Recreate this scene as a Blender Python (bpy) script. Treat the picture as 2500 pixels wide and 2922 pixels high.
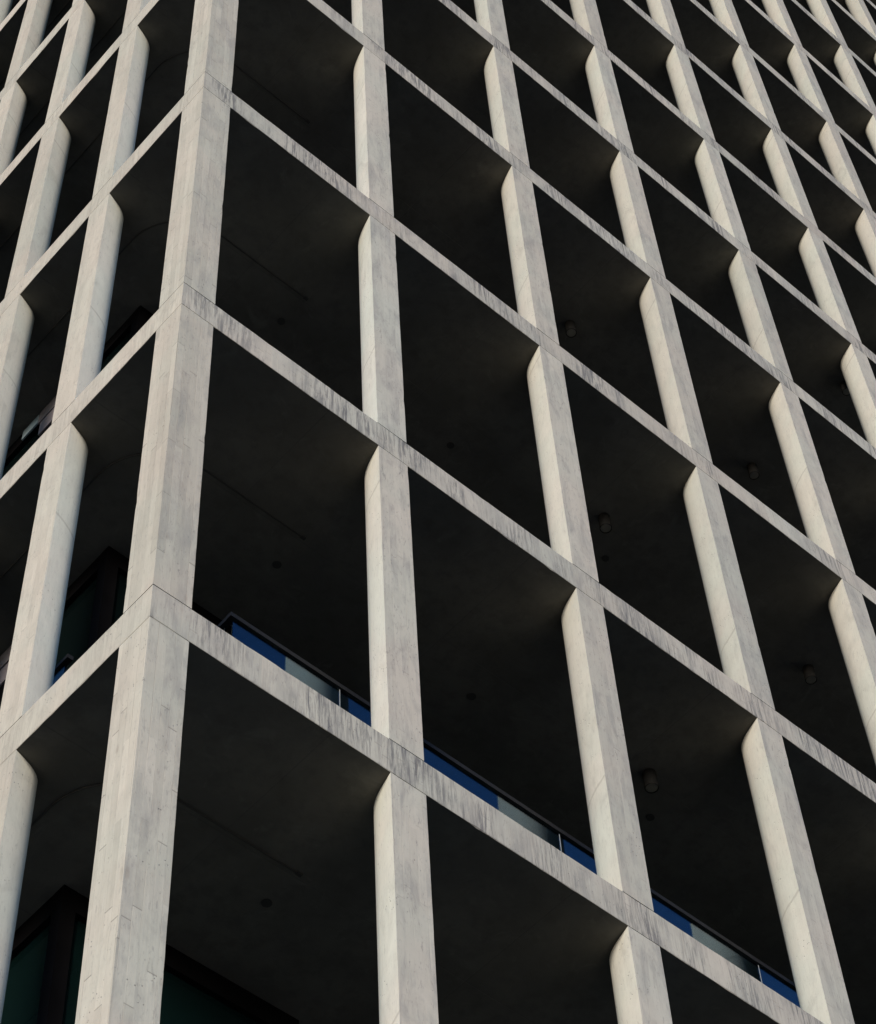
import bpy, bmesh, math, random
from mathutils import Matrix, Vector

for o in list(bpy.data.objects):
    bpy.data.objects.remove(o, do_unlink=True)
scene = bpy.context.scene
COL = scene.collection
rnd = random.Random(7)

# ------------------------------------------------------------------ camera
S = 4.2                       # lower storey height in metres
G = 14.3                      # height of the lowest band's top above the ground
cam_d = bpy.data.cameras.new('camera')
cam = bpy.data.objects.new('camera', cam_d)
COL.objects.link(cam)
right = Vector((0.7459, -0.6648, -0.0411)).normalized()
fwd = Vector((0.3999, 0.3977, 0.8258)).normalized()
right = (right - fwd * right.dot(fwd)).normalized()
up = right.cross(fwd)
M = Matrix((right, up, -fwd)).transposed().to_4x4()
M.translation = Vector((-1.2097 * S, -1.8533 * S, -3.0253 * S + G))
cam.matrix_world = M
cam_d.sensor_fit = 'HORIZONTAL'
cam_d.sensor_width = 36.0
cam_d.lens = 36.0 * 6663.47 / 2500.0
cam_d.clip_start = 0.1
cam_d.clip_end = 2000.0
scene.camera = cam

# ------------------------------------------------------------------ light
SUN_EL = math.radians(9)
SUN_AZ = Vector((-0.78, -0.63, 0.0)).normalized()      # horizontal direction towards the sun
world = bpy.data.worlds.new('World')
scene.world = world
world.use_nodes = True
wn = world.node_tree
wn.nodes.clear()
sky = wn.nodes.new('ShaderNodeTexSky')
sky.sky_type = 'NISHITA'
sky.sun_disc = False
sky.sun_elevation = SUN_EL
sky.sun_rotation = math.atan2(SUN_AZ.x, SUN_AZ.y)
sky.air_density = 1.0
sky.dust_density = 0.3
sky.ozone_density = 6.0
bg = wn.nodes.new('ShaderNodeBackground')
bg.inputs['Strength'].default_value = 0.07
wo = wn.nodes.new('ShaderNodeOutputWorld')
wn.links.new(sky.outputs[0], bg.inputs['Color'])
wn.links.new(bg.outputs[0], wo.inputs['Surface'])

sun_d = bpy.data.lights.new('sun', 'SUN')
sun_d.energy = 1.5
sun_d.angle = math.radians(18)
sun_d.color = (1.0, 0.895, 0.755)
sun = bpy.data.objects.new('sun', sun_d)
COL.objects.link(sun)
sdir = SUN_AZ * math.cos(SUN_EL) + Vector((0, 0, math.sin(SUN_EL)))
sun.rotation_euler = sdir.to_track_quat('Z', 'Y').to_euler()
sun.location = (-20, -20, 60)

scene.render.engine = 'CYCLES'
scene.cycles.max_bounces = 8
scene.view_settings.view_transform = 'Standard'
scene.view_settings.look = 'None'
scene.view_settings.exposure = 1.55
scene.view_settings.gamma = 1.0
scene.view_settings.use_curve_mapping = False


# ------------------------------------------------------------------ node helpers
class NT:
    def __init__(self, name):
        self.m = bpy.data.materials.new(name)
        self.m.use_nodes = True
        self.t = self.m.node_tree
        self.t.nodes.clear()
        self.out = self.t.nodes.new('ShaderNodeOutputMaterial')
        self.b = self.t.nodes.new('ShaderNodeBsdfPrincipled')
        self.t.links.new(self.b.outputs[0], self.out.inputs['Surface'])

    def n(self, kind, **kw):
        nd = self.t.nodes.new(kind)
        for k, v in kw.items():
            setattr(nd, k, v)
        return nd

    def put(self, sock, v):
        if isinstance(v, bpy.types.NodeSocket):
            self.t.links.new(v, sock)
        elif v is not None:
            sock.default_value = v

    def math(self, op, a, b=None, c=None, clamp=False):
        nd = self.n('ShaderNodeMath', operation=op, use_clamp=clamp)
        self.put(nd.inputs[0], a)
        self.put(nd.inputs[1], b)
        self.put(nd.inputs[2], c)
        return nd.outputs[0]

    def xyz(self, x=0.0, y=0.0, z=0.0):
        nd = self.n('ShaderNodeCombineXYZ')
        self.put(nd.inputs[0], x)
        self.put(nd.inputs[1], y)
        self.put(nd.inputs[2], z)
        return nd.outputs[0]

    def sep(self, v):
        nd = self.n('ShaderNodeSeparateXYZ')
        self.put(nd.inputs[0], v)
        return nd.outputs

    def noise(self, vec, scale, detail=4.0, rough=0.55, dist=0.0):
        nd = self.n('ShaderNodeTexNoise')
        self.put(nd.inputs['Vector'], vec)
        nd.inputs['Scale'].default_value = scale
        nd.inputs['Detail'].default_value = detail
        nd.inputs['Roughness'].default_value = rough
        nd.inputs['Distortion'].default_value = dist
        return nd.outputs['Fac']

    def step(self, v, lo, hi, to0=0.0, to1=1.0):
        nd = self.n('ShaderNodeMapRange', interpolation_type='SMOOTHSTEP')
        self.put(nd.inputs[0], v)
        nd.inputs[1].default_value = lo
        nd.inputs[2].default_value = hi
        nd.inputs[3].default_value = to0
        nd.inputs[4].default_value = to1
        return nd.outputs[0]

    def mix(self, f, a, b, blend='MIX'):
        nd = self.n('ShaderNodeMix', data_type='RGBA', blend_type=blend)
        self.put(nd.inputs[0], f)
        self.put(nd.inputs[6], a if isinstance(a, bpy.types.NodeSocket) else (*a, 1.0))
        self.put(nd.inputs[7], b if isinstance(b, bpy.types.NodeSocket) else (*b, 1.0))
        return nd.outputs[2]

    def hash2(self, a, b):
        nd = self.n('ShaderNodeTexWhiteNoise', noise_dimensions='2D')
        self.put(nd.inputs['Vector'], self.xyz(a, b, 0.0))
        return nd.outputs['Value']

    def grey(self, f):
        nd = self.n('ShaderNodeCombineColor')
        for i in range(3):
            self.put(nd.inputs[i], f)
        return nd.outputs[0]

    def bump(self, h, dist, strength=1.0):
        nd = self.n('ShaderNodeBump')
        nd.inputs['Strength'].default_value = strength
        nd.inputs['Distance'].default_value = dist
        self.put(nd.inputs['Height'], h)
        self.t.links.new(nd.outputs[0], self.b.inputs['Normal'])


def concrete(name, base, stain, streak, boards, width=0.068, line=1.0, pour=False, soil=((0.20, 0.198, 0.198), (0.125, 0.123, 0.126))):
    """cast concrete: boards = strength of the form-board pattern, stain = grey patina, streak = rain streaks"""
    k = NT(name)
    geo = k.n('ShaderNodeNewGeometry')
    pos = geo.outputs['Position']
    tc = k.n('ShaderNodeTexCoord')
    ob = k.sep(tc.outputs['Object'])
    inf = k.n('ShaderNodeObjectInfo')
    r = inf.outputs['Random']
    ps = k.sep(pos)
    uw = k.math('ADD', ps[0], ps[1])                      # runs along either face
    wob = k.math('MULTIPLY', k.noise(k.xyz(uw, 0.0, ps[2]), 1.7, 2.0), 0.012)
    u = k.math('ADD', k.math('ADD', uw, wob), k.math('MULTIPLY', r, 3.7))
    ub = k.math('DIVIDE', u, width)
    b = k.math('FLOOR', ub)
    fu = k.math('FRACT', ub)
    h1 = k.hash2(b, k.math('MULTIPLY', r, 91.0))
    v = k.math('ADD', k.math('DIVIDE', ps[2], k.math('MULTIPLY_ADD', h1, 0.9, 0.7)), k.math('MULTIPLY', h1, 17.0))
    sg = k.math('FLOOR', v)
    fv = k.math('FRACT', v)
    h2 = k.hash2(k.math('ADD', b, 0.37), k.math('ADD', sg, k.math('MULTIPLY', r, 13.0)))
    h3 = k.hash2(k.math('ADD', b, 5.1), k.math('ADD', sg, 3.3))
    # base tone with slow hue drift
    nz = k.noise(pos, 0.9, 3.0)
    c = k.mix(k.step(nz, 0.35, 0.65), tuple(x * y for x, y in zip(base, (1.015, 0.992, 0.965))),
              tuple(x * y for x, y in zip(base, (0.97, 1.0, 0.975))))
    tone = k.math('MULTIPLY_ADD', k.math('SUBTRACT', h2, 0.5), 0.16 * boards, 1.0)
    grain = k.noise(k.xyz(k.math('MULTIPLY', u, 55.0), k.math('MULTIPLY', ps[1], 3.0), k.math('MULTIPLY', ps[2], 1.6)), 1.0, 5.0, 0.6)
    tone = k.math('MULTIPLY', tone, k.math('MULTIPLY_ADD', k.math('SUBTRACT', grain, 0.5), 0.20 * max(boards, 0.25), 1.0))
    cloud = k.noise(pos, 5.5, 6.0, 0.62)
    tone = k.math('MULTIPLY', tone, k.math('MULTIPLY_ADD', k.math('SUBTRACT', cloud, 0.5), 0.22, 1.0))
    c = k.mix(1.0, c, k.grey(tone), 'MULTIPLY')
    # each cast piece has its own tone
    pc = k.math('ADD', k.math('FLOOR', k.math('DIVIDE', k.math('ADD', uw, 0.21), 1.15)), k.math('MULTIPLY', r, 61.0)) if streak > 0 else k.math('MULTIPLY', r, 61.0)
    own, own2 = k.hash2(pc, 0.5), k.hash2(pc, 7.5)
    c = k.mix(1.0, c, k.grey(k.math('MULTIPLY_ADD', own, 0.13, 0.925)), 'MULTIPLY')
    c = k.mix(1.0, c, k.mix(own2, (1.012, 0.995, 0.972), (0.99, 1.003, 0.992)), 'MULTIPLY')
    # grey patina in patches drawn out vertically
    pv = k.xyz(k.math('MULTIPLY', u, 5.0), k.math('MULTIPLY', h1, 0.8), k.math('MULTIPLY', ps[2], 1.7))
    pat = k.noise(pv, 1.0, 7.0, 0.66, 0.6)
    c = k.mix(k.math('MULTIPLY', k.step(pat, 0.42, 0.72), min(1.0, stain * 1.15)), c, soil[0])
    # dark soot marks: ragged, in a few places
    sv = k.xyz(k.math('MULTIPLY', u, 16.0), 0.0, k.math('MULTIPLY', ps[2], 3.2))
    soot = k.noise(sv, 1.0, 8.0, 0.72, 1.2)
    place = k.step(k.noise(pos, 0.8, 2.0), 0.50, 0.66)
    c = k.mix(k.math('MULTIPLY', k.math('MULTIPLY', k.step(soot, 0.55, 0.70), place), min(1.0, stain * 1.2)), c, (0.10, 0.10, 0.105))
    fine = k.noise(k.xyz(k.math('MULTIPLY', u, 42.0), 0.0, k.math('MULTIPLY', ps[2], 11.0)), 1.0, 6.0, 0.75, 0.8)
    c = k.mix(k.math('MULTIPLY', k.step(fine, 0.54, 0.68), 0.22 + 0.55 * stain), c, (0.17, 0.165, 0.165))
    pale = k.noise(k.xyz(k.math('MULTIPLY', u, 30.0), 7.0, k.math('MULTIPLY', ps[2], 2.5)), 1.0, 5.0, 0.7, 0.5)
    c = k.mix(k.math('MULTIPLY', k.step(pale, 0.56, 0.74), 0.25), c, (0.58, 0.55, 0.50))
    # rain streaks
    if streak > 0:
        st = k.noise(k.xyz(k.math('MULTIPLY', u, 27.0), 0.0, k.math('MULTIPLY', ps[2], 1.9)), 1.0, 7.0, 0.74, 0.5)
        where = k.step(k.noise(k.xyz(k.math('MULTIPLY', uw, 1.6), 0.0, k.math('MULTIPLY', ps[2], 0.5)), 1.0, 4.0, 0.65), 0.39, 0.60)
        c = k.mix(k.math('MULTIPLY', k.math('MULTIPLY', k.step(st, 0.44, 0.60), where), streak), c, soil[1])
        st2 = k.noise(k.xyz(k.math('MULTIPLY', u, 40.0), 4.0, k.math('MULTIPLY', ps[2], 0.8)), 1.0, 3.0, 0.6)
        c = k.mix(k.math('MULTIPLY', k.step(st2, 0.56, 0.72), 0.30 * streak + 0.10), c, (0.20, 0.18, 0.165))
    # brownish smudges left by knots in the boards
    vo = k.n('ShaderNodeTexVoronoi', feature='F1')
    k.put(vo.inputs['Vector'], k.xyz(k.math('MULTIPLY', u, 13.0), 0.0, k.math('MULTIPLY', ps[2], 4.5)))
    vo.inputs['Scale'].default_value = 1.0
    kn = k.math('MULTIPLY', k.step(vo.outputs['Distance'], 0.10, 0.30, 1.0, 0.0), k.step(k.noise(pos, 2.3, 2.0), 0.52, 0.66))
    c = k.mix(k.math('MULTIPLY', kn, 0.38 * boards), c, (0.23, 0.19, 0.16))
    # seams between the form boards, broken and thin
    lm = k.step(k.noise(k.xyz(k.math('MULTIPLY', b, 1.7), 0.0, k.math('MULTIPLY', ps[2], 1.4)), 1.0, 3.0), 0.46, 0.60)
    vl = k.math('MULTIPLY', k.step(fu, 0.02, 0.07, 1.0, 0.0), lm)
    hl = k.math('MULTIPLY', k.step(fv, 0.004, 0.012, 1.0, 0.0), k.step(h3, 0.35, 0.45))
    ln = k.math('MAXIMUM', vl, hl)
    c = k.mix(k.math('MULTIPLY', ln, 0.55 * boards * line), c, (0.16, 0.15, 0.14))
    # blow holes
    vp = k.n('ShaderNodeTexVoronoi', feature='F1')
    k.put(vp.inputs['Vector'], pos)
    vp.inputs['Scale'].default_value = 26.0
    pit = k.math('MULTIPLY', k.step(vp.outputs['Distance'], 0.09, 0.17, 1.0, 0.0), k.step(k.noise(pos, 3.1, 2.0), 0.53, 0.62))
    c = k.mix(k.math('MULTIPLY', pit, 0.65), c, (0.11, 0.105, 0.10))
    if pour:
        zl = k.math('ADD', ob[2], k.math('MULTIPLY', ob[1], 0.10))
        zl = k.math('ADD', zl, k.math('MULTIPLY', k.noise(pos, 6.0, 3.0), 0.05))
        off = k.math('ABSOLUTE', k.math('SUBTRACT', zl, k.math('MULTIPLY_ADD', r, 3.6, 0.9)))
        c = k.mix(k.step(off, 0.006, 0.022, 0.30, 0.0), c, (0.26, 0.235, 0.20))
        low = k.step(k.noise(k.xyz(k.math('MULTIPLY', uw, 3.0), r, k.math('MULTIPLY', ps[2], 2.0)), 1.0, 6.0, 0.65, 1.0), 0.52, 0.72)
        c = k.mix(k.math('MULTIPLY', low, 0.22), c, (0.30, 0.285, 0.255))
    k.put(k.b.inputs['Base Color'], c)
    k.b.inputs['Roughness'].default_value = 0.85
    k.b.inputs['Specular IOR Level'].default_value = 0.25
    hgt = k.math('ADD', k.math('MULTIPLY', h2, 0.5 * boards), k.math('MULTIPLY', grain, 0.5))
    hgt = k.math('SUBTRACT', hgt, k.math('MULTIPLY', ln, 0.8 * boards))
    hgt = k.math('SUBTRACT', hgt, k.math('MULTIPLY', pit, 1.2))
    hgt = k.math('ADD', hgt, k.math('MULTIPLY', cloud, 0.5))
    k.bump(hgt, 0.0035, 0.8)
    return k.m


CB = (0.492, 0.455, 0.40)
MAT = {}
WARM = ((0.25, 0.225, 0.195), (0.20, 0.17, 0.145))
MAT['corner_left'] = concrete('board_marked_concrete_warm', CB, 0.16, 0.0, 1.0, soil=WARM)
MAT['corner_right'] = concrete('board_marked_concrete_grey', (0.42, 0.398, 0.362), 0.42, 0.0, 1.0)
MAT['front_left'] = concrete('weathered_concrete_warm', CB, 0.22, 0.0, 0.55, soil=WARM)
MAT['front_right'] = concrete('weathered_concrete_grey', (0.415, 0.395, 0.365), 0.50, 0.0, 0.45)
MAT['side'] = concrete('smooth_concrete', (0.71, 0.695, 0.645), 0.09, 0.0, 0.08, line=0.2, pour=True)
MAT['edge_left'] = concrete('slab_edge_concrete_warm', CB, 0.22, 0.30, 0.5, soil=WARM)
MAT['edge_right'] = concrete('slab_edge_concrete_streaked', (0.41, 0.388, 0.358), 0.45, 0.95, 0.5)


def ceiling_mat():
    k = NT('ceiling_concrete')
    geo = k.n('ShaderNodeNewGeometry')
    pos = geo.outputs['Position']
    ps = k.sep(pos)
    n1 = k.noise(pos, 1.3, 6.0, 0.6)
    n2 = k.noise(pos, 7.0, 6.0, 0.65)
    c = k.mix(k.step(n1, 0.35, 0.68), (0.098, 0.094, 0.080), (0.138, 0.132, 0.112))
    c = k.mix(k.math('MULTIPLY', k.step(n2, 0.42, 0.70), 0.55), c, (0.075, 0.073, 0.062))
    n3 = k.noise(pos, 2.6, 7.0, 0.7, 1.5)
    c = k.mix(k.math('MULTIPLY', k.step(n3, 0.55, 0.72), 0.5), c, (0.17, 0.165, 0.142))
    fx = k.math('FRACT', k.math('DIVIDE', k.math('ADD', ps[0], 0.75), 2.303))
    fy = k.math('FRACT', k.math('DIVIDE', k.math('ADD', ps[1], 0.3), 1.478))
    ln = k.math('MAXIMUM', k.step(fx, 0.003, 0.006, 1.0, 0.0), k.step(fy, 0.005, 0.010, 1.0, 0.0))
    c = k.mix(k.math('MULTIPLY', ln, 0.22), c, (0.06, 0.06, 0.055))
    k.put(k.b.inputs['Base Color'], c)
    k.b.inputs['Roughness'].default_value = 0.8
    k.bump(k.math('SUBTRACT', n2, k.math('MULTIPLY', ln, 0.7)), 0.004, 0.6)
    return k.m


def plain(name, col, rough=0.6, metal=0.0, vary=0.15, scale=4.0, bump=0.0, spec=0.5):
    k = NT(name)
    geo = k.n('ShaderNodeNewGeometry')
    n = k.noise(geo.outputs['Position'], scale, 6.0, 0.6)
    c = k.mix(k.step(n, 0.3, 0.7), tuple(x * (1 - vary) for x in col), tuple(x * (1 + vary) for x in col))
    k.put(k.b.inputs['Base Color'], c)
    k.b.inputs['Roughness'].default_value = rough
    k.b.inputs['Metallic'].default_value = metal
    k.b.inputs['Specular IOR Level'].default_value = spec
    if bump:
        k.bump(n, bump)
    return k.m


def glass(name, col, trans, spec=(1, 1, 1), ior=1.52):
    k = NT(name)
    geo = k.n('ShaderNodeNewGeometry')
    n = k.noise(geo.outputs['Position'], 0.7, 3.0)
    c = k.mix(n, tuple(x * 0.9 for x in col), col)
    k.put(k.b.inputs['Base Color'], c)
    k.b.inputs['Roughness'].default_value = 0.015
    k.b.inputs['IOR'].default_value = ior
    k.b.inputs['Transmission Weight'].default_value = trans
    k.b.inputs['Specular Tint'].default_value = (*spec, 1.0)
    return k.m


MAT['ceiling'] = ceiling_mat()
MAT['floor'] = plain('floor_paving', (0.11, 0.107, 0.10), 0.8)
MAT['metal'] = plain('black_metal', (0.0045, 0.004, 0.0045), 0.95, 0.0, spec=0.05)
MAT['rail'] = plain('dark_grey_rail', (0.010, 0.010, 0.011), 0.6, 0.0, spec=0.2)
MAT['pane'] = glass('dark_window_glass', (0.003, 0.006, 0.006), 0.0, (0.6, 1.0, 0.95), 1.2)
MAT['clear'] = glass('balustrade_glass', (0.55, 0.80, 0.95), 1.0, (0.28, 0.60, 0.90), 1.72)  # blue specular tint put in to deepen the reflected sky
MAT['strip'] = plain('pale_edge_glint', (0.20, 0.22, 0.235), 0.4)
MAT['clear_dim'] = glass('plain_balustrade_glass', (0.5, 0.7, 0.8), 1.0, (0.25, 0.5, 0.8), 1.25)
MAT['lens'] = plain('frosted_lens', (0.23, 0.215, 0.17), 0.5)
MAT['conduit'] = plain('dark_grey_conduit', (0.042, 0.040, 0.036), 0.7)
MAT['fitting'] = plain('dark_grey_fitting', (0.017, 0.016, 0.015), 0.85, spec=0.15)
MAT['pane_glow_tint'] = glass('glow_tint_window_glass', (0.003, 0.010, 0.0095), 0.0, (0.55, 1.0, 0.95))  # greener base stands in for the glow seen low in these panes
MAT['panel_teal'] = plain('blue_grey_panel', (0.30, 0.38, 0.42), 0.4)
MAT['panel_rose'] = plain('rose_grey_panel', (0.26, 0.22, 0.22), 0.5)
MAT['asphalt'] = plain('asphalt', (0.052, 0.052, 0.053), 0.9, 0.0, 0.25, 12.0, 0.004)
MAT['paving'] = plain('paving_stone', (0.20, 0.195, 0.185), 0.85, 0.0, 0.2, 3.0, 0.003)
MAT['core'] = plain('light_block_grey', (0.12, 0.12, 0.115), 0.9)


# ------------------------------------------------------------------ object helpers
def link(name, me, parent=None, loc=(0, 0, 0)):
    o = bpy.data.objects.new(name, me)
    COL.objects.link(o)
    o.location = loc
    if parent:
        o.parent = parent
    return o


def tag(o, label=None, cat=None, group=None, kind=None):
    for k, v in (('label', label), ('category', cat), ('group', group), ('kind', kind)):
        if v:
            o[k] = v
    return o


class MB:
    """collects shapes into one mesh"""
    def __init__(self):
        self.v, self.f, self.mi = [], [], []

    def poly(self, pts, m=0):
        i = len(self.v)
        self.v += [tuple(p) for p in pts]
        self.f.append(tuple(range(i, i + len(pts))))
        self.mi.append(m)

    def box(self, a, b, m=0, bevel=0.0):
        x0, y0, z0 = a
        x1, y1, z1 = b
        i = len(self.v)
        self.v += [(x0, y0, z0), (x1, y0, z0), (x1, y1, z0), (x0, y1, z0), (x0, y0, z1), (x1, y0, z1), (x1, y1, z1), (x0, y1, z1)]
        for q in ((0, 3, 2, 1), (4, 5, 6, 7), (0, 1, 5, 4), (1, 2, 6, 5), (2, 3, 7, 6), (3, 0, 4, 7)):
            self.f.append(tuple(i + k for k in q))
            self.mi.append(m)

    def tube(self, path, r, n=8, m=0):
        i0 = len(self.v)
        for k, p in enumerate(path):
            p = Vector(p)
            a = Vector(path[max(0, k - 1)])
            c = Vector(path[min(len(path) - 1, k + 1)])
            d = (c - a).normalized()
            s = d.cross(Vector((0, 0, 1))).normalized()
            t = s.cross(d)
            for j in range(n):
                w = 2 * math.pi * j / n
                self.v.append(tuple(p + s * math.cos(w) * r + t * math.sin(w) * r))
        for k in range(len(path) - 1):
            for j in range(n):
                q = i0 + k * n
                self.f.append((q + j, q + (j + 1) % n, q + n + (j + 1) % n, q + n + j))
                self.mi.append(m)
        self.f.append(tuple(i0 + j for j in range(n)))
        self.f.append(tuple(i0 + (len(path) - 1) * n + j for j in reversed(range(n))))
        self.mi += [m, m]

    def lathe(self, prof, n=20, m=0, c=(0, 0)):
        i0 = len(self.v)
        for r, z in prof:
            for j in range(n):
                w = 2 * math.pi * j / n
                self.v.append((c[0] + r * math.cos(w), c[1] + r * math.sin(w), z))
        for k in range(len(prof) - 1):
            for j in range(n):
                q = i0 + k * n
                self.f.append((q + j, q + (j + 1) % n, q + n + (j + 1) % n, q + n + j))
                self.mi.append(m)
        self.f.append(tuple(i0 + j for j in range(n)))
        self.f.append(tuple(i0 + (len(prof) - 1) * n + j for j in range(n)))
        self.mi += [m, m]

    def mesh(self, name, mats, smooth=None):
        me = bpy.data.meshes.new(name)
        me.from_pydata(self.v, [], self.f)
        for m in mats:
            me.materials.append(MAT[m])
        me.polygons.foreach_set('material_index', self.mi)
        bm = bmesh.new()
        bm.from_mesh(me)
        bmesh.ops.recalc_face_normals(bm, faces=bm.faces)
        bm.to_mesh(me)
        bm.free()
        if smooth is not None:
            me.polygons.foreach_set('use_smooth', [True] * len(me.polygons))
            me.set_sharp_from_angle(angle=math.radians(smooth))
        me.update()
        return me

    def build(self, name, mats, parent=None, loc=(0, 0, 0), smooth=None):
        return link(name, self.mesh(name, mats, smooth), parent, loc)


# ------------------------------------------------------------------ levels and grid
T = 0.0842 * S
ZL = {0: 0.0, 1: 1.0, 2: 2.0081, 3: 3.011, 4: 3.855, 5: 4.7036, 6: 5.5574, 7: 6.406, 8: 7.2516, 9: 8.092, 10: 8.939, 11: 9.786, 12: 10.633, -1: -1.0, -2: -2.0}
ZL = {j: z * S + G for j, z in ZL.items()}
TOP = 12
XR, YL = 24.6, 10.2
RIGHT = [2.096 + 2.3029 * i for i in range(10)]
LEFT = [1.4776 + 1.478 * i for i in range(6)]
W = 0.329          # column face width

# ------------------------------------------------------------------ ground
g = MB()
g.poly([(-300, -300, 0), (300, -300, 0), (300, 300, 0), (-300, 300, 0)])
tag(g.build('ground', ['asphalt']), kind='structure')
g = MB()
g.box((-4.0, -4.0, -0.2), (XR + 4, YL + 4, 0.13))
tag(g.build('pavement', ['paving']), kind='structure')

# ------------------------------------------------------------------ building
building = bpy.data.objects.new('concrete_building', None)
COL.objects.link(building)
tag(building, 'pale concrete tower with a deep open grid of columns and floor slabs around dark balconies', 'building')


CURVE_R = [(0, 0), (0.110, 0.030), (0.204, 0.060), (0.268, 0.088), (0.315, 0.117), (0.352, 0.150), (0.378, 0.185), (0.393, 0.225), (0.397, 0.265), (0.380, 0.3285)]
CURVE_L = [(0, 0), (0.084, 0.026), (0.158, 0.052), (0.210, 0.077), (0.252, 0.107), (0.282, 0.140), (0.302, 0.180), (0.311, 0.225), (0.313, 0.265), (0.299, 0.3285)]


def column_profile(curve, flip):
    """plan of a column: flat face on the facade plane, the side towards the corner sweeping back in one curve
    to a straight far side; x along the face, y depth"""
    pts = [Vector((-W / 2 + i, d)) for d, i in curve]
    fine = []
    for k in range(len(pts) - 1):                       # Catmull-Rom
        p0, p1, p2 = pts[max(0, k - 1)], pts[k], pts[k + 1]
        p3 = pts[min(len(pts) - 1, k + 2)]
        for t in ((0.0, 0.5) if k > 0 else (0.0,)):
            fine.append(0.5 * ((2 * p1) + (p2 - p0) * t + (2 * p0 - 5 * p1 + 4 * p2 - p3) * t * t + (3 * p1 - p0 - 3 * p2 + p3) * t ** 3))
    fine.append(pts[-1])
    out = [(W / 2, 0.0)] + [(p.x, p.y) for p in reversed(fine)]
    if flip:
        out = [(-x, y) for x, y in reversed(out)]
    return out                                          # front right round the back to front left


def column_mesh(name, h, seed, mats, corner=False, nose=(CURVE_R, False)):
    rr = random.Random(seed)
    if corner:
        a, e = 0.3285, 0.07
        prof = [(0.0, 0.0), (a, 0.0), (a, a - e)]
        for i in range(1, 6):
            w = math.pi / 2 * i / 5
            prof.append((a - e + e * math.cos(w), a - e + e * math.sin(w)))
        prof += [(0.0, a)]
        chips = {0: (0.7, 0.7), 1: (-1, 0.2), 8: (0.2, -1)}
    else:
        prof = column_profile(*nose)
        m = len(prof)
        chips = {0: (-1, 0.25), m - 1: (1, 0.25)}
    n = len(prof)
    gap_b, gap_t, ins = 0.006, 0.008, 0.93
    zs = [gap_b]
    while zs[-1] < h - gap_t - 0.2:
        zs.append(zs[-1] + rr.uniform(0.06, 0.16))
    zs.append(h - gap_t)
    cx = sum(p[0] for p in prof) / n
    cy = sum(p[1] for p in prof) / n
    mb = MB()
    rings = []

    def ring(z, scale=1.0, jit=True):
        i0 = len(mb.v)
        amp = {}
        for k, (x, y) in enumerate(prof):
            dx = dy = 0.0
            if jit and k in chips:
                c = abs(rr.gauss(0, 0.0008))
                if rr.random() < 0.035:
                    c += rr.uniform(0.002, 0.006)
                dx, dy = chips[k][0] * c, chips[k][1] * c
            mb.v.append((cx + (x + dx - cx) * scale, cy + (y + dy - cy) * scale, z))
        rings.append(i0)

    ring(0.0, ins, False)
    ring(gap_b, ins, False)
    for z in zs:
        ring(z)
    ring(h - gap_t, ins, False)
    ring(h, ins, False)
    for q in range(len(rings) - 1):
        a0, b0 = rings[q], rings[q + 1]
        for k in range(n):
            k2 = (k + 1) % n
            mb.f.append((a0 + k, a0 + k2, b0 + k2, b0 + k))
            if corner:
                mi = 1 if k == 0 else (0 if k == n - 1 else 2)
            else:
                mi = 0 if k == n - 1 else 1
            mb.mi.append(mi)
    mb.f.append(tuple(rings[0] + k for k in reversed(range(n))))
    mb.f.append(tuple(rings[-1] + k for k in range(n)))
    mb.mi += [1 if not corner else 2] * 2
    return mb.mesh(name, mats, 32)


storeys = list(range(-2, TOP + 1))           # storey j lies under slab j
floor_z = {j: (ZL[j - 1] if j > -2 else 0.13) for j in storeys}
meshes = {}
for j in storeys:
    h = ZL[j] - T - floor_z[j]
    key = round(h, 3)
    for q in range(3):
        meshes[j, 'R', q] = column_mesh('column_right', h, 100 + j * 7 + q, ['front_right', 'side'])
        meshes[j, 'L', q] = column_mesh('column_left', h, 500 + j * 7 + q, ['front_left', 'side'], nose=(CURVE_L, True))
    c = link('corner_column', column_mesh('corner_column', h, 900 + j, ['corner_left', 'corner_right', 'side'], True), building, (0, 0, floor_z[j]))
    for i, x in enumerate(RIGHT):
        link('column', meshes[j, 'R', (i * 2 + j) % 3], building, (x + W / 2, 0, floor_z[j]))
    for i, y in enumerate(LEFT):
        o = link('column', meshes[j, 'L', (i * 2 + j) % 3], building, (0, y + W / 2, floor_z[j]))
        o.rotation_euler = (0, 0, -math.pi / 2)


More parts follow.
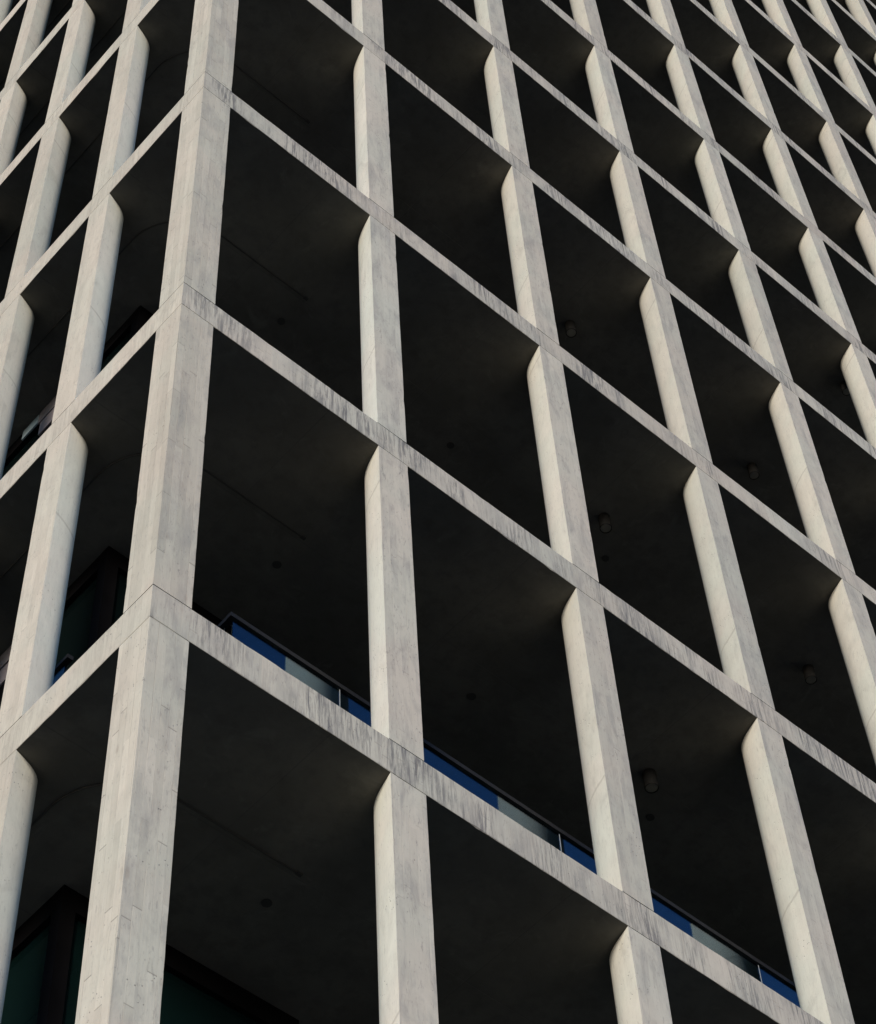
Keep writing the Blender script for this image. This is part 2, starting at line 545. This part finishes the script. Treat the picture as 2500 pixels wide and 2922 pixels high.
def slab_mesh(seed):
    rr = random.Random(seed)
    path = []
    y = YL
    while y > 0.25:
        path.append((0.0, y, 1, 0))
        y -= rr.uniform(0.05, 0.16)
    path.append((0.0, 0.0, 1, 1))
    x = 0.1
    while x < XR - 0.2:
        path.append((x, 0.0, 0, 1))
        x += rr.uniform(0.05, 0.16)
    path.append((XR, 0.0, 0, 1))
    mb = MB()
    rows = []
    for px, py, nx, ny in path:
        def chip(a, p, lo, hi):
            c = a + abs(rr.gauss(0, 0.0018))
            if rr.random() < p:
                c += rr.uniform(lo, hi)
            return c
        ct, ct2 = chip(0.002, 0.08, 0.003, 0.010), chip(0.002, 0.07, 0.003, 0.008)
        cb = chip(0.002, 0.04, 0.002, 0.006)
        i0 = len(mb.v)
        mb.v += [(px + nx * 0.08, py + ny * 0.08, -T), (px + nx * cb, py + ny * cb, -T), (px, py, -T + cb),
                 (px, py, -ct2), (px + nx * ct, py + ny * ct, 0.0), (px + nx * 0.08, py + ny * 0.08, 0.0)]
        rows.append(i0)
    corner = next(i for i, p in enumerate(path) if p[2] and p[3])
    for q in range(len(rows) - 1):
        a, b = rows[q], rows[q + 1]
        left = q < corner
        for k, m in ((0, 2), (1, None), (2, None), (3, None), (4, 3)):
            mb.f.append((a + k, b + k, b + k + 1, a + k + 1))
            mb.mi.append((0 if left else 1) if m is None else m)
    i0 = len(mb.v)
    mb.v += [(XR, YL, -T), (XR, YL, 0.0)]
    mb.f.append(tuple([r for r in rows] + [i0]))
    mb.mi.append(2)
    mb.f.append(tuple([r + 5 for r in reversed(rows)] + [i0 + 1]))
    mb.mi.append(3)
    mb.f.append((rows[-1], i0, i0 + 1, rows[-1] + 5, rows[-1] + 4, rows[-1] + 3, rows[-1] + 2, rows[-1] + 1))
    mb.mi.append(1)
    mb.f.append((i0, rows[0], rows[0] + 1, rows[0] + 2, rows[0] + 3, rows[0] + 4, rows[0] + 5, i0 + 1))
    mb.mi.append(0)
    return mb.mesh('floor_slab', ['edge_left', 'edge_right', 'ceiling', 'floor'], 20)


# surface-run cable conduit: along the left balcony, round the corner, to a box under the right one
arc = []
R0 = 0.62
cxr, cyr = 0.487 + R0, 1.133 + R0
arc.append((0.487, YL - 0.3, 0))
arc.append((0.487, cyr + 2.0, 0))
for i in range(0, 13):
    a = math.pi + (math.pi / 2) * i / 12
    arc.append((cxr + R0 * math.cos(a), cyr + R0 * math.sin(a), 0))
arc.append((2.20, 1.133, 0))
cm = MB()
cm.tube(arc, 0.008, 8)
cm.box((2.19, 1.118, -0.009), (2.24, 1.148, 0.009))
conduit = cm.mesh('ceiling_conduit', ['conduit'], 40)

for j in storeys:
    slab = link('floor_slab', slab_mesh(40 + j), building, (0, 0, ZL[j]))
    link('ceiling_conduit', conduit, slab, (0, 0, -T - 0.009))

# glazed walls set back behind the balconies
LX = 1.0            # depth of the left balcony
RY = 2.28           # depth of the right balcony
for j in storeys:
    z0, z1 = floor_z[j], ZL[j] - T
    end = 3.05 if j <= 0 else 2.26
    h = z1 - z0
    fr = MB()
    head, mu = 0.20, 0.12
    panes = []
    # left wall, from the corner backwards
    ys = [RY] + [RY + 1.42 + 1.478 * i for i in range(5)] + [YL - 0.1]
    fr.box((LX, RY + mu, h - head), (LX + 0.14, YL - 0.1, h))
    fr.box((LX + 0.001, RY + mu, 0), (LX + 0.139, YL - 0.1, 0.12))
    fr.box((LX - 0.002, RY - 0.002, 0), (LX + mu, RY + mu, h))
    for k in range(1, len(ys)):
        fr.box((LX - 0.001, ys[k] - mu / 2, 0.12), (LX + 0.135, ys[k] + mu / 2, h - head))
        a = ys[k - 1] + (mu if k == 1 else mu / 2)
        panes.append(((LX + 0.05, a, 0.12), (LX + 0.07, ys[k] - mu / 2, h - head)))
    # right wall: a short front, a return, then the deep wall
    fr.box((LX + mu, RY, h - head), (end, RY + 0.14, h))
    fr.box((LX + mu, RY + 0.001, 0), (end, RY + 0.139, 0.12))
    fr.box((end, RY - 0.001, 0), (end + mu, RY + 0.14, h))
    panes.append(((LX + mu, RY + 0.05, 0.12), (end, RY + 0.07, h - head)))
    DY = 3.4
    fr.box((end + 0.002, RY + 0.14, 0), (end + 0.12, DY, h))
    fr.box((end, DY, h - head), (XR - 0.1, DY + 0.14, h))
    fr.box((end, DY + 0.001, 0), (XR - 0.1, DY + 0.139, 0.12))
    x = end
    while x < XR - 0.5:
        x2 = min(x + 2.303, XR - 0.1)
        fr.box((x2 - mu, DY - 0.001, 0.12), (x2, DY + 0.135, h - head))
        panes.append(((x + (0.0 if x > end else 0.0), DY + 0.05, 0.12), (x2 - mu, DY + 0.07, h - head)))
        x = x2
    wall = fr.build('window_wall', ['metal'], building, (0, 0, z0))
    for a, b in panes:
        p = MB()
        p.box(a, b)
        p.build('pane', ['pane_glow_tint' if j <= 0 else 'pane'], wall)
    rw = MB()  # unseen walls, added to keep sky light from leaking in behind
    rw.box((XR - 0.09, DY, 0), (XR + 0.05, YL - 0.12, h))
    rw.box((LX, YL - 0.09, 0), (XR + 0.05, YL + 0.05, h))
    rw.build('rear_light_block', ['core'], building, (0, 0, z0))
    if j in (1, 2):
        # pale panels under the ceiling of the left balcony
        for y0, y1, za, zb, mt in ((3.96, 4.24, h - 0.20, h - 0.04, 'panel_teal'), (3.66, 3.95, h - 0.24, h - 0.03, 'panel_rose'), (3.60, 3.90, h - 0.52, h - 0.28, 'panel_rose')):
            p = MB()
            p.box((LX - 0.02, y0, za), (LX - 0.003, y1, zb))
            p.build('pale_panel', [mt], wall)

# ------------------------------------------------------------------ balustrades on the lowest visible floor
Z0 = ZL[0]


def balustrade(name, label, runs, pane='clear'):
    root = bpy.data.objects.new(name, None)
    COL.objects.link(root)
    root.location = (runs[0][0][0], runs[0][0][1], Z0)
    tag(root, label, 'railing', 'glass balustrades on the lowest visible balconies')
    ox, oy = root.location.x, root.location.y
    for (ax, ay), (bx, by), cuts, axis in runs:
        hr, ch = MB(), MB()
        e = 0.03
        lo, hi = (min(ax, bx), min(ay, by)), (max(ax, bx), max(ay, by))
        if axis == 'x':
            hr.box((lo[0] - e - ox, ay - 0.027 - oy, 1.172), (hi[0] - ox, ay + 0.027 - oy, 1.216))
            ch.box((lo[0] - ox, ay - 0.035 - oy, 0.0), (hi[0] - ox, ay + 0.035 - oy, 0.09))
        else:
            hr.box((ax - 0.0265 - ox, lo[1] + 0.027 - oy, 1.1725), (ax + 0.0265 - ox, hi[1] - oy, 1.2155))
            ch.box((ax - 0.034 - ox, lo[1] + 0.04 - oy, 0.0), (ax + 0.034 - ox, hi[1] - oy, 0.089))
        hr.build('handrail', ['rail'], root)
        ch.build('base_channel', ['rail'], root)
        pts = cuts
        for c in (pts[1:-1] if axis == 'x' else ()):
            js = MB()  # pale strip stands in for light caught on the pane edges
            js.box((c - 0.003 - ox, ay - 0.010 - oy, 0.09), (c + 0.003 - ox, ay + 0.010 - oy, 1.165))
            js.build('edge_glint_strip', ['strip'], root)
        for q in range(len(pts) - 1):
            p = MB()
            a, b = pts[q] + 0.006, pts[q + 1] - 0.006
            if axis == 'x':
                p.box((a - ox, ay - 0.008 - oy, 0.05), (b - ox, ay + 0.008 - oy, 1.175))
            else:
                p.box((ax - 0.008 - ox, a - oy, 0.05), (ax + 0.008 - ox, b - oy, 1.175))
            p.build('pane', [pane], root)
    return root


balustrade('glass_balustrade', 'blue reflecting glass balustrade with dark handrail behind the right-hand columns, above the lowest band',
           [((1.11, 0.60), (16.0, 0.60), [1.11] + [2.15 + 2.293 * i for i in range(7)], 'x'),
            ((1.11, 0.60), (1.11, RY - 0.02), [0.66, RY - 0.03], 'y')])
balustrade('glass_balustrade', 'dark glass balustrade behind the left-hand columns, above the lowest band',
           [((0.42, 1.63), (0.42, 8.8), [1.70 + 1.478 * i for i in range(5)], 'y')], 'clear_dim')

# ------------------------------------------------------------------ ceiling lights
pm = MB()
pm.lathe([(0.034, 0.0), (0.040, -0.001), (0.042, -0.004), (0.040, -0.010), (0.034, -0.010)], 24)
spot_ring = pm.mesh('trim', ['conduit'], 40)
pm = MB()
pm.lathe([(0.032, -0.0005), (0.032, -0.006), (0.020, -0.0065)], 24)
spot_core = pm.mesh('reflector', ['fitting'], 40)
SPOTS = [(0, 2.22, 'small black ceiling spot left of the nearest right-hand column, below the lowest band'),
         (1, 2.23, 'small black ceiling spot left of the nearest right-hand column, between lowest and second band'),
         (1, 4.515, 'small black ceiling spot right of the nearest right-hand column, between lowest and second band'),
         (1, 6.80, 'small black ceiling spot right of the second right-hand column, below a cylinder light'),
         (2, 2.20, 'small black ceiling spot left of the nearest right-hand column, between second and third band'),
         (2, 4.518, 'small black ceiling spot right of the nearest right-hand column, between second and third band'),
         (2, 6.80, 'small black ceiling spot right of the second right-hand column, between second and third band')]
for j, x, lab in SPOTS:
    o = bpy.data.objects.new('ceiling_spot', None)
    COL.objects.link(o)
    o.location = (x, 1.5, ZL[j] - T - 0.0005)
    tag(o, lab, 'spotlight', 'small black ceiling spots')
    link('trim', spot_ring, o)
    link('reflector', spot_core, o)

pm = MB()
pm.lathe([(0.045, 0.0), (0.065, -0.001), (0.067, -0.006), (0.067, -0.205), (0.065, -0.210), (0.059, -0.210), (0.059, -0.195), (0.02, -0.195)], 28)
can_body = pm.mesh('housing', ['fitting'], 35)
pm = MB()
pm.lathe([(0.058, -0.196), (0.058, -0.2015), (0.05, -0.2045), (0.025, -0.206)], 28)
can_lens = pm.mesh('lens', ['lens'], 50)
CANS = [(1, 6.41, 1.12, 'black cylinder ceiling light with pale lens, the lowest and largest, right of the second column'),
        (2, 6.41, 1.12, 'black cylinder ceiling light with pale lens, one storey above the lowest one'),
        (3, 6.41, 1.12, 'black cylinder ceiling light with pale lens, two storeys above the lowest one'),
        (2, 9.65, 1.12, 'black cylinder ceiling light with pale lens near the right picture edge, lower of two'),
        (3, 9.65, 1.12, 'black cylinder ceiling light with pale lens right of the third column, upper of two'),
        (4, 11.74, 0.53, 'faint black cylinder ceiling light at the far right picture edge')]
for j, x, y, lab in CANS:
    o = bpy.data.objects.new('cylinder_light', None)
    COL.objects.link(o)
    o.location = (x, y, ZL[j] - T - 0.0005)
    tag(o, lab, 'ceiling light', 'cylinder ceiling lights of the right-hand balconies')
    link('housing', can_body, o)
    link('lens', can_lens, o)
